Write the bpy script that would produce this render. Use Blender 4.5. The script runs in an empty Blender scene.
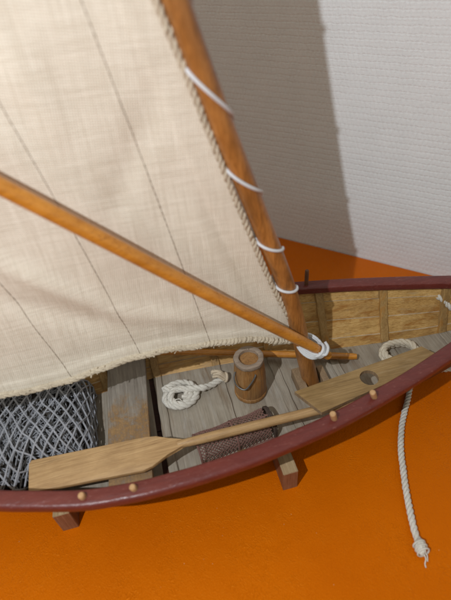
# Close-up of a rigged wooden model boat on an orange leatherette table. Units: 1 BU = 1 cm.
import bpy, bmesh, math, random
import numpy as np
from mathutils import Vector, Matrix
random.seed(7); rng = np.random.default_rng(7)
sc = bpy.context.scene
sc.unit_settings.system = 'METRIC'; sc.unit_settings.scale_length = 0.01
COL = sc.collection
V = lambda *a: np.array(a, float)
ZT = -2.0                                    # table height; boat floor is z = 0

# ------------------------------------------------------------------ materials
def new_mat(name):
    m = bpy.data.materials.new(name); m.use_nodes = True
    nt = m.node_tree; nt.nodes.clear()
    out = nt.nodes.new('ShaderNodeOutputMaterial'); b = nt.nodes.new('ShaderNodeBsdfPrincipled')
    nt.links.new(b.outputs[0], out.inputs[0])
    return m, nt, b
class NT:
    def __init__(s, nt):
        s.nt = nt
        s.tc = nt.nodes.new('ShaderNodeTexCoord')
    def mapping(s, scale, rot=(0, 0, 0), src='Object', loc=(0, 0, 0)):
        n = s.nt.nodes.new('ShaderNodeMapping')
        n.inputs['Scale'].default_value = scale; n.inputs['Rotation'].default_value = rot; n.inputs['Location'].default_value = loc
        s.nt.links.new(s.tc.outputs[src], n.inputs[0]); return n.outputs[0]
    def rotscale(s, scale, ang):
        a = s.mapping((1, 1, 1), (0, 0, ang)); n = s.nt.nodes.new('ShaderNodeMapping'); n.inputs['Scale'].default_value = scale
        s.nt.links.new(a, n.inputs[0]); return n.outputs[0]
    def noise(s, vec, scale=1, detail=5, rough=.55, dist=0.0):
        n = s.nt.nodes.new('ShaderNodeTexNoise')
        n.inputs['Scale'].default_value = scale; n.inputs['Detail'].default_value = detail
        n.inputs['Roughness'].default_value = rough; n.inputs['Distortion'].default_value = dist
        s.nt.links.new(vec, n.inputs['Vector']); return n.outputs[0]
    def voronoi(s, vec, scale=1, feature='F1', out='Distance', rnd=1.0):
        n = s.nt.nodes.new('ShaderNodeTexVoronoi'); n.feature = feature
        n.inputs['Scale'].default_value = scale; n.inputs['Randomness'].default_value = rnd
        s.nt.links.new(vec, n.inputs['Vector']); return n.outputs[out]
    def wave(s, vec, scale=1, dist=0, dscale=1, detail=2, direction='X', typ='BANDS'):
        n = s.nt.nodes.new('ShaderNodeTexWave'); n.wave_type = typ; n.bands_direction = direction
        n.inputs['Scale'].default_value = scale; n.inputs['Distortion'].default_value = dist
        n.inputs['Detail'].default_value = detail; n.inputs['Detail Scale'].default_value = dscale
        s.nt.links.new(vec, n.inputs['Vector']); return n.outputs['Fac']
    def ramp(s, fac, stops):
        n = s.nt.nodes.new('ShaderNodeValToRGB'); e = n.color_ramp.elements
        while len(e) < len(stops): e.new(.5)
        for el, (p, c) in zip(e, stops):
            el.position = p; el.color = (*c, 1) if len(c) == 3 else c
        s.nt.links.new(fac, n.inputs[0]); return n.outputs[0]
    def g(s, fac, a, b):
        return s.ramp(fac, [(a, (0, 0, 0)), (b, (1, 1, 1))] if a < b else [(b, (1, 1, 1)), (a, (0, 0, 0))])
    def mix(s, fac, a, b, mode='MIX'):
        n = s.nt.nodes.new('ShaderNodeMix'); n.data_type = 'RGBA'; n.blend_type = mode
        for v, i in ((fac, 0), (a, 6), (b, 7)):
            if hasattr(v, 'is_linked'): s.nt.links.new(v, n.inputs[i])
            elif i == 0: n.inputs[0].default_value = v
            else: n.inputs[i].default_value = (*v, 1)
        return n.outputs[2]
    def math(s, op, a, b=0.0):
        n = s.nt.nodes.new('ShaderNodeMath'); n.operation = op
        for v, i in ((a, 0), (b, 1)):
            if hasattr(v, 'is_linked'): s.nt.links.new(v, n.inputs[i])
            else: n.inputs[i].default_value = v
        return n.outputs[0]
    def bump(s, h, strength=.3, dist=.05, prev=None):
        n = s.nt.nodes.new('ShaderNodeBump'); n.inputs['Strength'].default_value = strength; n.inputs['Distance'].default_value = dist
        s.nt.links.new(h, n.inputs['Height'])
        if prev is not None: s.nt.links.new(prev, n.inputs['Normal'])
        return n.outputs[0]
    def to(s, b, name, v):
        if hasattr(v, 'is_linked'): s.nt.links.new(v, b.inputs[name])
        else: b.inputs[name].default_value = v

def wood(name, dark, mid, light, axis='X', rough=.55, stain=None, stain_amt=(.55, .7), fine=1.0, bump=.35, spec=.35, coat=0.0, pale=None):
    m, nt, b = new_mat(name); n = NT(nt)
    st = {'X': (.16, 1, 1), 'Y': (1, .16, 1), 'Z': (1, 1, .16)}[axis]
    fi = {'X': (.24, 10, 10), 'Y': (10, .24, 10), 'Z': (10, 10, .24)}[axis]
    fi = tuple(f * fine for f in fi)
    g1 = n.noise(n.mapping(st), 1.6, 6, .6, .6)
    g2 = n.noise(n.mapping(fi), 1.0, 5, .65, .3)
    f = n.math('ADD', n.math('MULTIPLY', g1, .42), n.math('MULTIPLY', g2, .58))
    c = n.ramp(f, [(.33, dark), (.5, mid), (.67, light)])
    big = n.noise(n.mapping((.45, .45, .45)), 1, 4, .6)
    c = n.mix(n.math('MULTIPLY', n.g(big, .45, .7), .45), c, dark)
    pores = n.noise(n.mapping(tuple(f * 2.2 for f in fi)), 1.3, 3, .6)
    c = n.mix(n.math('MULTIPLY', n.g(pores, .58, .7), .45), c, tuple(v * .45 for v in dark))
    if stain:
        s1 = n.noise(n.mapping(st), .9, 5, .65, 1.0)
        c = n.mix(n.math('MULTIPLY', n.g(s1, *stain_amt), .85), c, stain)
    if pale:
        s2 = n.noise(n.mapping(tuple(v * 1.2 for v in st), loc=(5, 3, 9)), 1.2, 6, .7, .5)
        c = n.mix(n.math('MULTIPLY', n.g(s2, .56, .72), .6), c, pale)
    n.to(b, 'Base Color', c)
    n.to(b, 'Roughness', n.math('ADD', n.math('MULTIPLY', g1, .3), rough - .15))
    b.inputs['Specular IOR Level'].default_value = spec
    b.inputs['Coat Weight'].default_value = coat; b.inputs['Coat Roughness'].default_value = .25
    bn = n.bump(g2, bump, .04)
    n.to(b, 'Normal', n.bump(pores, bump * .6, .03, bn))
    return m

M = {}
M['floor'] = wood('weathered grey wood', (.215, .175, .132), (.305, .262, .203), (.38, .33, .265), 'Y', .65, stain=(.17, .105, .055), stain_amt=(.54, .76), pale=(.37, .34, .30), fine=.7, bump=.25)
def m_thwart():
    m = wood('stained grey seat wood', (.15, .125, .10), (.235, .205, .17), (.31, .275, .23), 'Y', .6, bump=.6, fine=.8, pale=(.33, .29, .235))
    nt = m.node_tree; n = NT(nt); b = [x for x in nt.nodes if x.type == 'BSDF_PRINCIPLED'][0]
    old = b.inputs['Base Color'].links[0].from_socket
    sep = nt.nodes.new('ShaderNodeSeparateXYZ'); nt.links.new(n.tc.outputs['Object'], sep.inputs[0])
    e = n.math('ADD', n.math('MULTIPLY', sep.outputs[1], -.13), n.math('MULTIPLY', n.noise(n.mapping((.5, .35, .5)), 1.6, 6, .7, .6), 1.3))
    spots = n.noise(n.mapping((1, .8, 1)), 2.6, 6, .75)
    f = n.math('MULTIPLY', n.g(e, .40, .72), n.g(spots, .25, .48))
    och = n.mix(n.g(spots, .4, .65), (.16, .078, .02), (.31, .165, .045))
    n.to(b, 'Base Color', n.mix(n.math('MULTIPLY', f, .78), old, och)); return m
M['thwart'] = m_thwart()
M['side'] = wood('oiled hull planking', (.27, .14, .042), (.56, .335, .115), (.72, .48, .20), 'X', .45, stain=(.33, .13, .02), stain_amt=(.54, .68), pale=(.42, .31, .18))
M['side2'] = wood('oiled hull planking darker', (.24, .12, .038), (.50, .29, .095), (.65, .415, .165), 'X', .45, stain=(.30, .115, .02), stain_amt=(.51, .66), pale=(.38, .28, .17))
M['seam'] = wood('glue line', (.24, .16, .09), (.46, .36, .24), (.6, .5, .38), 'X', .5)
M['rib'] = wood('rib wood', (.20, .11, .04), (.38, .23, .085), (.50, .33, .14), 'Z', .5, stain=(.44, .19, .03), stain_amt=(.56, .68))
M['outer'] = wood('outer planking', (.05, .018, .012), (.09, .03, .02), (.12, .045, .03), 'X', .5)
M['mast'] = wood('varnished mast', (.17, .062, .013), (.34, .135, .03), (.46, .20, .05), 'Z', .38, spec=.5, coat=.25, bump=.2, stain=(.13, .055, .016), stain_amt=(.52, .72), fine=1.3)
M['sprit'] = wood('varnished spar', (.30, .105, .010), (.52, .205, .022), (.63, .28, .045), 'X', .32, spec=.5, coat=.5, fine=1.3, bump=.12)
M['oar'] = wood('pale oar wood', (.27, .155, .066), (.44, .275, .125), (.56, .37, .18), 'X', .52, bump=.3, fine=1.2, stain=(.26, .17, .09), stain_amt=(.58, .76))
M['board'] = wood('brown board', (.17, .10, .036), (.29, .18, .07), (.38, .25, .11), 'X', .5, bump=.4, pale=(.4, .29, .16))
M['raw'] = wood('raw pale wood', (.17, .11, .06), (.26, .175, .10), (.34, .24, .145), 'Z', .6)
M['pin'] = wood('pale pin', (.34, .18, .08), (.46, .27, .125), (.57, .36, .19), 'Z', .55)
M['pinshade'] = wood('shaded pin', (.09, .035, .018), (.14, .06, .03), (.2, .09, .05), 'Z', .5)  # far pin standing in shadow: the shade is put into its colour
M['barrel'] = wood('barrel staves', (.16, .07, .022), (.30, .15, .05), (.40, .22, .085), 'Z', .5, stain=(.33, .13, .025), stain_amt=(.5, .66))
M['barrelrim'] = wood('worn barrel rim', (.17, .12, .085), (.28, .21, .155), (.37, .29, .225), 'X', .6)
M['block_shade'] = wood('shaded block wood', (.13, .05, .025), (.22, .095, .05), (.30, .15, .085), 'Z', .5, bump=.2)  # block sides and ends, their shade painted into the wood colour
M['block_lit'] = wood('lit block top wood', (.28, .18, .09), (.40, .28, .15), (.5, .36, .21), 'Y', .55)  # same block, paler on top: the light falling there is painted in

def painted(name, col, col2, rough=.42):
    m, nt, b = new_mat(name); n = NT(nt)
    br = n.noise(n.mapping((.25, 6, 6)), 1.0, 5, .6)
    bl = n.noise(n.mapping((.5, 1.2, 1.2)), 1.0, 5, .65)
    c = n.mix(n.g(bl, .3, .7), col, col2)
    c = n.mix(n.math('MULTIPLY', n.g(br, .52, .7), .35), c, tuple(v*.6 for v in col))
    sp = n.noise(n.mapping((2.2, 7, 7)), 1.0, 6, .75)
    c = n.mix(n.math('MULTIPLY', n.g(sp, .585, .70), .55), c, (.34, .15, .12))
    n.to(b, 'Base Color', c); n.to(b, 'Roughness', n.math('ADD', n.math('MULTIPLY', br, .40), rough - .28))
    b.inputs['Specular IOR Level'].default_value = .5
    lump = n.noise(n.mapping((.8, 2, 2)), 1.0, 3, .5)
    n.to(b, 'Normal', n.bump(br, .42, .05, n.bump(lump, .55, .14)))
    return m
M['maroon'] = painted('maroon gunwale paint', (.108, .0185, .015), (.145, .028, .021))

def fibre(name, col, col2, scale=6, rough=.9, bump=.5):
    m, nt, b = new_mat(name); n = NT(nt)
    a = n.noise(n.mapping((1, 1, 1)), scale, 5, .7)
    big = n.noise(n.mapping((.6, .6, .6)), 1, 4, .6)
    c = n.mix(n.g(a, .3, .7), col, col2)
    c = n.mix(n.math('MULTIPLY', n.g(big, .45, .7), .4), c, tuple(v * .7 for v in col))
    n.to(b, 'Base Color', c); b.inputs['Roughness'].default_value = rough
    b.inputs['Specular IOR Level'].default_value = .15
    n.to(b, 'Normal', n.bump(a, bump, .06)); return m
M['rope'] = fibre('white cotton rope', (.52, .485, .42), (.72, .68, .61), 9)
M['rope2'] = fibre('cream cotton rope', (.50, .43, .32), (.66, .58, .46), 9)
M['cord'] = fibre('smooth white cord', (.52, .52, .53), (.64, .64, .65), 14, .6, .25)
M['bolt'] = fibre('tan bolt rope', (.44, .365, .265), (.60, .52, .40), 7, .95, .8)
M['tuft'] = fibre('frayed tan fibre', (.52, .42, .30), (.66, .56, .42), 9)
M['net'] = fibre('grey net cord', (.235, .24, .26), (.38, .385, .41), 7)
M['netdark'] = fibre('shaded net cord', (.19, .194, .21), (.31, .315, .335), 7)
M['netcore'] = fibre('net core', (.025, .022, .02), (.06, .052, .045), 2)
M['creel'] = fibre('brown creel netting', (.14, .072, .058), (.26, .145, .12), 9)
M['creelend'] = fibre('dark creel ring', (.055, .038, .03), (.10, .075, .06), 8)
M['thread'] = fibre('stitching thread', (.20, .15, .10), (.30, .235, .165), 9)

def m_sail():
    m, nt, b = new_mat('linen sailcloth'); n = NT(nt)
    rot = (0, math.radians(-9), 0)
    w1 = n.wave(n.mapping((1, 1, 1), rot), 2.3, 1.6, 1.2, 3, 'X')
    w2 = n.wave(n.mapping((1, 1, 1), rot), 2.3, 1.6, 1.2, 3, 'Z')
    s1 = n.noise(n.mapping((6.5, 1, .30), rot), 1.0, 5, .65)       # slubs along the warp
    s2 = n.noise(n.mapping((.30, 1, 6.5), rot), 1.0, 5, .65)       # slubs along the weft
    sl = n.math('MAXIMUM', n.g(s1, .50, .72), n.g(s2, .50, .72))
    lt = n.math('MAXIMUM', n.g(s1, .48, .28), n.g(s2, .48, .28))
    big = n.noise(n.mapping((.16, .16, .16)), 1.0, 5, .6)
    mid = n.noise(n.mapping((.9, .9, .9)), 1.0, 5, .7)
    c = n.mix(n.g(big, .3, .7), (.62, .555, .45), (.70, .635, .525))
    c = n.mix(n.math('MULTIPLY', sl, .46), c, (.46, .39, .29))
    c = n.mix(n.math('MULTIPLY', lt, .42), c, (.84, .78, .67))
    c = n.mix(n.math('MULTIPLY', n.g(mid, .48, .72), .28), c, (.60, .52, .40))
    wv = n.math('MULTIPLY', w1, w2)
    c = n.mix(n.math('MULTIPLY', wv, .34), c, (.82, .76, .65))
    n.to(b, 'Base Color', c); b.inputs['Roughness'].default_value = .95; b.inputs['Specular IOR Level'].default_value = .1
    n.to(b, 'Normal', n.bump(wv, .55, .045, n.bump(sl, .24, .05))); return m
M['sail'] = m_sail()

def m_wall():
    m, nt, b = new_mat('woven embossed wallpaper'); n = NT(nt)
    # local coords: x along the wall, z up.  rows of short vertical ribs, broken courses
    wob = n.noise(n.mapping((.35, .35, .35)), 1.0, 3, .5)
    def brick(w, h, off, sc_, mort, smooth, warp):
        br = nt.nodes.new('ShaderNodeTexBrick')
        br.offset = off; br.offset_frequency = 2; br.squash = 1
        mp = nt.nodes.new('ShaderNodeMapping'); mp.inputs['Rotation'].default_value = (math.radians(-90), 0, 0)
        comb = nt.nodes.new('ShaderNodeVectorMath'); comb.operation = 'ADD'
        nz = nt.nodes.new('ShaderNodeTexNoise'); nz.inputs['Scale'].default_value = 1.1; nz.inputs['Detail'].default_value = 3
        nt.links.new(n.tc.outputs['Object'], nz.inputs['Vector'])
        sub = nt.nodes.new('ShaderNodeVectorMath'); sub.operation = 'SCALE'; sub.inputs['Scale'].default_value = warp
        nt.links.new(nz.outputs['Color'], sub.inputs[0])
        nt.links.new(n.tc.outputs['Object'], comb.inputs[0]); nt.links.new(sub.outputs[0], comb.inputs[1])
        nt.links.new(comb.outputs[0], mp.inputs[0]); nt.links.new(mp.outputs[0], br.inputs['Vector'])
        br.inputs['Scale'].default_value = sc_; br.inputs['Mortar Size'].default_value = mort; br.inputs['Mortar Smooth'].default_value = smooth
        br.inputs['Brick Width'].default_value = w; br.inputs['Row Height'].default_value = h; br.inputs['Bias'].default_value = 0
        return br.outputs['Fac']
    ribs = brick(.50, .66, .41, 1, .15, 1.0, .35)
    rowl = n.wave(n.mapping((.30, 1, 1)), .484, 1.8, 1.5, 3, 'Z')
    brk = n.noise(n.mapping((1.0, 1.0, 1.3)), 1.0, 4, .65)
    vert = n.noise(n.mapping((2.6, 2.6, .9)), 1.0, 3, .6)
    fuzz = n.noise(n.mapping((3.5, 3.5, 2.5)), 1.0, 4, .6)
    patch = n.noise(n.mapping((.22, .22, .22)), 1.0, 3, .6)
    dips = n.math('MULTIPLY', n.g(rowl, .32, 0), n.g(brk, .40, .68))
    pat = n.math('ADD', n.math('MULTIPLY', dips, .26), n.math('MULTIPLY', ribs, .44))
    h = n.math('SUBTRACT', n.math('ADD', n.math('MULTIPLY', fuzz, .4), n.math('MULTIPLY', vert, 1.15)), n.math('MULTIPLY', pat, n.math('ADD', patch, .5)))
    n.to(b, 'Base Color', n.mix(n.g(wob, .3, .7), (.685, .69, .69), (.72, .725, .725)))
    b.inputs['Roughness'].default_value = .8; b.inputs['Specular IOR Level'].default_value = .25
    n.to(b, 'Normal', n.bump(h, .50, .10)); return m
M['wall'] = m_wall()

def m_table():
    m, nt, b = new_mat('orange leatherette'); n = NT(nt)
    mp = n.mapping((1, 1, 1), (0, 0, math.radians(35)))
    D = math.radians(-60)                               # embossed creases run diagonally
    wv_ = n.noise(n.mapping((.9, .9, 1)), 1.0, 3, .6)
    cr = n.voronoi(n.rotscale((1.0, 2.4, 1), D), 2.3, 'DISTANCE_TO_EDGE', 'Distance')
    cr2 = n.voronoi(n.rotscale((2.1, 1.0, 1), D + .35), 2.4, 'DISTANCE_TO_EDGE', 'Distance')
    wr = n.noise(n.rotscale((.8, 2.4, 1), D), 1.0, 5, .62, .6)
    amp = n.noise(n.mapping((.13, .13, 1)), 1.0, 4, .65)
    fine = n.noise(mp, 7, 4, .65)
    l1 = n.math('MULTIPLY', n.g(cr, .09, .01), n.g(wv_, .46, .62)); l2 = n.math('MULTIPLY', n.g(cr2, .08, .01), n.g(wv_, .56, .40))
    lines = n.math('MULTIPLY', n.math('MAXIMUM', l1, l2), n.g(amp, .34, .60))
    h = n.math('ADD', n.math('MULTIPLY', lines, .36), n.math('ADD', n.math('MULTIPLY', wr, .75), n.math('MULTIPLY', fine, .5)))
    big = n.noise(n.mapping((.07, .07, .07)), 1, 4, .6)
    c = n.mix(n.g(big, .3, .7), (.505, .101, .0006), (.585, .127, .001))
    sp = n.noise(mp, 2.2, 6, .8)
    c = n.mix(n.math('MULTIPLY', n.g(sp, .60, .75), .3), c, (.54, .155, .006))
    dk = n.noise(n.mapping((1, 1, 1), loc=(7, 2, 0)), 1.3, 6, .75)
    c = n.mix(n.math('MULTIPLY', n.g(dk, .62, .78), .28), c, (.36, .075, .001))
    dust = n.voronoi(n.mapping((1, 1, 1), loc=(3, 1, 0)), 1.1, 'F1', 'Distance')
    keep = n.noise(n.mapping((1, 1, 1), loc=(1, 9, 0)), .8, 2, .5)
    c = n.mix(n.math('MULTIPLY', n.math('MULTIPLY', n.g(dust, .055, .03), n.g(keep, .5, .55)), .55), c, (.62, .34, .14))
    n.to(b, 'Base Color', c)
    n.to(b, 'Roughness', n.math('ADD', n.math('MULTIPLY', wr, .25), .27)); b.inputs['Specular IOR Level'].default_value = .42; b.inputs['Specular Tint'].default_value = (1, .50, .06, 1)
    n.to(b, 'Normal', n.bump(h, .60, .10)); return m
M['table'] = m_table()
def m_metal():
    m, nt, b = new_mat('dull wire'); n = NT(nt)
    a = n.noise(n.mapping((1, 1, 1)), 6, 4, .6)
    n.to(b, 'Base Color', n.mix(a, (.10, .095, .09), (.2, .19, .18))); b.inputs['Metallic'].default_value = .7
    b.inputs['Roughness'].default_value = .5; return m
M['wire'] = m_metal()

# ------------------------------------------------------------------ helpers
def build(name, bm, mats, parent=None, origin=(0, 0, 0), smooth=True, flat_angle=40):
    """ONE mesh object from a bmesh in world coordinates; origin = the thing's base"""
    bmesh.ops.recalc_face_normals(bm, faces=bm.faces[:])
    if parent is not None:
        r = parent
        while r.parent: r = r.parent
        origin = r['base']
        ploc = parent_world(parent)
    else: ploc = None
    bmesh.ops.translate(bm, verts=bm.verts[:], vec=-Vector(origin))
    me = bpy.data.meshes.new(name); bm.to_mesh(me); bm.free()
    for mm in (mats if isinstance(mats, (list, tuple)) else [mats]): me.materials.append(mm)
    if smooth:
        for p in me.polygons: p.use_smooth = True
        me.set_sharp_from_angle(angle=math.radians(flat_angle))
    o = bpy.data.objects.new(name, me); COL.objects.link(o)
    if parent is not None: o.parent = parent
    else: o.location = origin; o['base'] = tuple(float(v) for v in origin)
    return o
def parent_world(o): return o.location
def tag(o, label=None, cat=None, group=None, kind=None):
    if label: o['label'] = label
    if cat: o['category'] = cat
    if group: o['group'] = group
    if kind: o['kind'] = kind
    return o
def thing(name, label, cat, loc, group=None):
    o = bpy.data.objects.new(name, None); COL.objects.link(o); o.location = loc; o.empty_display_size = .5
    o['base'] = tuple(float(v) for v in loc)
    return tag(o, label, cat, group)

def frames(P, closed=False):
    P = np.asarray(P, float); n = len(P)
    T = np.gradient(P, axis=0)
    if closed: T = np.roll(P, -1, 0) - np.roll(P, 1, 0)
    T /= np.linalg.norm(T, axis=1)[:, None] + 1e-12
    up = V(0, 0, 1) if abs(T[0][2]) < .9 else V(1, 0, 0)
    N = np.zeros_like(P); a = np.cross(T[0], up); N[0] = a / np.linalg.norm(a)
    for i in range(1, n):
        v = N[i-1] - T[i] * np.dot(N[i-1], T[i]); N[i] = v / (np.linalg.norm(v) + 1e-12)
    return T, N, np.cross(T, N)
def tube(bm, P, r, n=8, closed=False, mat=0):
    P = np.asarray(P, float); T, N, B = frames(P, closed)
    rr = np.broadcast_to(np.asarray(r, float), (len(P),))
    rings = []
    for i in range(len(P)):
        rings.append([bm.verts.new(P[i] + rr[i] * (math.cos(2*math.pi*k/n) * N[i] + math.sin(2*math.pi*k/n) * B[i])) for k in range(n)])
    L = len(P) if closed else len(P) - 1
    for i in range(L):
        a, b = rings[i], rings[(i+1) % len(P)]
        for k in range(n):
            f = bm.faces.new((a[k], a[(k+1) % n], b[(k+1) % n], b[k])); f.material_index = mat
    if not closed:
        bm.faces.new(rings[0][::-1]).material_index = mat; bm.faces.new(rings[-1]).material_index = mat
def spline(P, n):
    """Catmull-Rom resample by arc length"""
    P = [V(*p) for p in P]; Q = [2*P[0]-P[1]] + P + [2*P[-1]-P[-2]]; out = []
    for i in range(1, len(Q)-2):
        p0, p1, p2, p3 = Q[i-1:i+3]
        for t in np.linspace(0, 1, 24, endpoint=False):
            out.append(.5*((2*p1)+(-p0+p2)*t+(2*p0-5*p1+4*p2-p3)*t*t+(-p0+3*p1-3*p2+p3)*t**3))
    out.append(P[-1]); out = np.array(out)
    s = np.r_[0, np.cumsum(np.linalg.norm(np.diff(out, axis=0), axis=1))]
    u = np.linspace(0, s[-1], n)
    return np.stack([np.interp(u, s, out[:, k]) for k in range(3)], 1)
def plen(P): return float(np.sum(np.linalg.norm(np.diff(np.asarray(P), axis=0), axis=1)))
def rope(bm, P, R, pitch=None, strands=3, seg=None, n=7, jitter=.04, mat=0):
    """laid rope: strands twisted round each other"""
    pitch = pitch or R * 5.5; L = plen(P)
    seg = seg or max(24, int(L / (pitch / 12)))
    P = spline(P, seg); T, N, B = frames(P); s = np.linspace(0, L, seg)
    for k in range(strands):
        a = 2*math.pi*(s / pitch + k / strands)
        off = R * .52
        Q = P + off * (np.cos(a)[:, None] * N + np.sin(a)[:, None] * B)
        Q = Q + rng.normal(0, R * jitter, Q.shape)
        tube(bm, Q, R * .56 * (1 + rng.normal(0, .05, seg)), n, mat=mat)
def box(bm, c, s, bev=.04, rot=None, mat=0, segs=2):
    r = bmesh.ops.create_cube(bm, size=1)
    vs = r['verts']
    for v in vs: v.co = Vector((v.co.x*s[0], v.co.y*s[1], v.co.z*s[2]))
    if bev:
        es = list({e for v in vs for e in v.link_edges})
        rb = bmesh.ops.bevel(bm, geom=es, offset=bev, segments=segs, profile=.5, affect='EDGES')
        vs = list({v for f in rb['faces'] for v in f.verts} | set(v for v in vs if v.is_valid))
    for v in vs:
        co = v.co.copy()
        if rot is not None: co = rot @ co
        v.co = co + Vector(c)
    for f in {f for v in vs for f in v.link_faces}: f.material_index = mat
def prism(bm, poly, z0, z1, bev=.04, mat=0, side_mat=None):
    """poly: xy outline, extruded z0..z1 (z may be functions of (x,y))"""
    zf = lambda z, p: z(*p) if callable(z) else z
    a = [bm.verts.new((p[0], p[1], zf(z0, p))) for p in poly]; b = [bm.verts.new((p[0], p[1], zf(z1, p))) for p in poly]
    F = [bm.faces.new(a[::-1]), bm.faces.new(b)]
    n = len(poly)
    for i in range(n): F.append(bm.faces.new((a[i], a[(i+1) % n], b[(i+1) % n], b[i])))
    for f in F: f.material_index = mat
    if side_mat is not None:
        for f in F[2:]: f.material_index = side_mat
    if bev:
        es = list({e for f in F for e in f.edges})
        bmesh.ops.bevel(bm, geom=es, offset=bev, segments=2, profile=.5, affect='EDGES')
def lathe(bm, prof, c, n=40, wob=None, mat=0, k_=1.0):
    prof = [(r*k_, z*k_) for r, z in prof]; rings = []
    for r, z in prof:
        ring = []
        for k in range(n):
            a = 2*math.pi*k/n; q = r * (wob(a, z) if wob else 1)
            ring.append(bm.verts.new((c[0]+q*math.cos(a), c[1]+q*math.sin(a), c[2]+z)))
        rings.append(ring)
    for a, b in zip(rings, rings[1:]):
        for k in range(n): bm.faces.new((a[k], a[(k+1) % n], b[(k+1) % n], b[k])).material_index = mat
    if prof[0][0] > 1e-4: bm.faces.new(rings[0][::-1]).material_index = mat
    if prof[-1][0] > 1e-4: bm.faces.new(rings[-1]).material_index = mat

# ------------------------------------------------------------------ setting
def setting():
    bm = bmesh.new()
    A, B = V(6.86, 26.81), V(21.37, 12.88); u = (B - A) / np.linalg.norm(B - A); nrm = V(u[1], -u[0])
    # table sheet, running up to the wall
    w0, w1 = A - u*150, A + u*150
    pts = [w0, w1, w1 + nrm*200, w0 + nrm*200]
    prism(bm, [tuple(p) for p in pts], ZT-3, ZT, 0)
    o = build('tabletop', bm, M['table'], origin=(0, 0, ZT), smooth=False); tag(o, 'orange leather-grained table surface under the model boat', 'table', kind='structure')
    bm = bmesh.new()
    for (x0, x1, y0, y1, z0, z1) in [(-150, 150, 0, 6, -40, 130)]:
        box(bm, ((x0+x1)/2, (y0+y1)/2, (z0+z1)/2), (x1-x0, y1-y0, z1-z0), 0)
    me = bpy.data.meshes.new('wall'); bmesh.ops.recalc_face_normals(bm, faces=bm.faces[:]); bm.to_mesh(me); bm.free(); me.materials.append(M['wall'])
    w = bpy.data.objects.new('wall', me); COL.objects.link(w)
    w.location = (A[0] - nrm[0]*.12, A[1] - nrm[1]*.12, ZT); w.rotation_euler = (0, 0, math.atan2(u[1], u[0]))
    tag(w, 'white wall with woven embossed wallpaper behind the boat', 'wall', kind='structure')
setting()

# ------------------------------------------------------------------ hull lines
_bx = [-42, -39, -35, -31, -26, -20.4, -16.5, -12.3, -8, -4.5, -2, 0, 3, 6, 9, 12, 15, 18, 20.5, 22.3]
_by = [.25, 1.6, 3.7, 5.6, 7.5, 9.0, 9.35, 9.3, 9.0, 8.5, 8.1, 7.65, 6.9, 6.1, 5.15, 4.15, 3.05, 1.9, .9, .2]
_X = np.linspace(-42, 22.3, 600)
def _sm(y, k=25):
    p = np.pad(y, k, mode='reflect', reflect_type='odd'); return np.convolve(p, np.ones(k)/k, 'same')[k:-k]
_B = _sm(np.interp(_X, _bx, _by)); _Z = 6.05 + .0011*(_X+4)**2
_F = _sm(np.interp(_X, [-42, -38, -30, -20, -14, -8, -2, 5.6, 11, 16, 20, 22.3], [.15, .9, 3.4, 5.2, 5.5, 5.1, 4.4, 3.3, 2.5, 1.5, .5, .12]))
_FZ = np.where(_X > 9, .022*(np.maximum(_X-9, 0))**1.9, 0) + np.where(_X < -30, .02*(np.maximum(-30-_X, 0))**1.9, 0)
bb = lambda x: float(np.interp(x, _X, _B)); zz = lambda x: float(np.interp(x, _X, _Z))
ff = lambda x: float(np.interp(x, _X, _F)); fz = lambda x: float(np.interp(x, _X, _FZ))
def side_y(x, t): return ff(x) + (bb(x) - ff(x)) * (t ** .82)
def side_z(x, t): return fz(x) + (zz(x) - .45 - fz(x)) * t
def inner_y(x, z):
    t = max(0, min(1, (z - fz(x)) / (zz(x) - .45 - fz(x)))); return side_y(x, t)

boat = thing('model_boat', 'wooden model fishing boat with tan sail, maroon gunwales and varnished mast', 'model boat', (0, 0, ZT + .35))
def part(name, bm, m, parent=boat, **k): return build(name, bm, m, parent, **k)

STR = [0, .16, .47, .80, 1.0]
def make_hull():
    bm = bmesh.new(); xs = np.linspace(-41.8, 22.2, 150)
    for sgn in (1, -1):
        prev_top = None
        for k in range(4):
            a, b_ = STR[k], STR[k+1]; rows = []
            ts = np.linspace(a, b_, 5)
            for t in ts:
                loc = (t - a) / (b_ - a)
                rows.append([bm.verts.new((x, sgn*(side_y(x, t) - .13*loc*min(1, bb(x)/2)), side_z(x, t))) for x in xs])
            for r0, r1 in zip(rows, rows[1:]):
                for i in range(len(xs)-1):
                    bm.faces.new((r0[i], r0[i+1], r1[i+1], r1[i])).material_index = [1, 0, 1, 0][k]
            if prev_top is not None:
                for i in range(len(xs)-1):
                    bm.faces.new((prev_top[i], prev_top[i+1], rows[0][i+1], rows[0][i])).material_index = 2
            prev_top = rows[-1]
        # outer skin
        rows = []
        prof = [1.0, .8, .6, .4, .2, 0]
        for t in prof:
            rows.append([bm.verts.new((x, sgn*(side_y(x, t) + .28), side_z(x, t) - .15)) for x in xs])
        rows.append([bm.verts.new((x, sgn*max(.12, ff(x)*.7), fz(x) - .85)) for x in xs])
        rows.append([bm.verts.new((x, sgn*.1, fz(x) - 1.05)) for x in xs])
        for r0, r1 in zip([prev_top] + rows, rows):
            for i in range(len(xs)-1):
                bm.faces.new((r0[i], r0[i+1], r1[i+1], r1[i])).material_index = 3
    part('hull', bm, [M['side'], M['side2'], M['seam'], M['outer']], flat_angle=35)
make_hull()
bm = bmesh.new()        # keel with stem and stern post
kx = np.linspace(-42.3, 22.6, 80)
rows = [[bm.verts.new((x, y, z)) for x, z in ((x, (fz(x) + dz)) for x in kx)] for y, dz in ((-.22, -.9), (.22, -.9), (.18, -1.6), (-.18, -1.6))]
for j in range(4):
    for i in range(len(kx)-1): bm.faces.new((rows[j][i], rows[j][i+1], rows[(j+1) % 4][i+1], rows[(j+1) % 4][i]))
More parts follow.
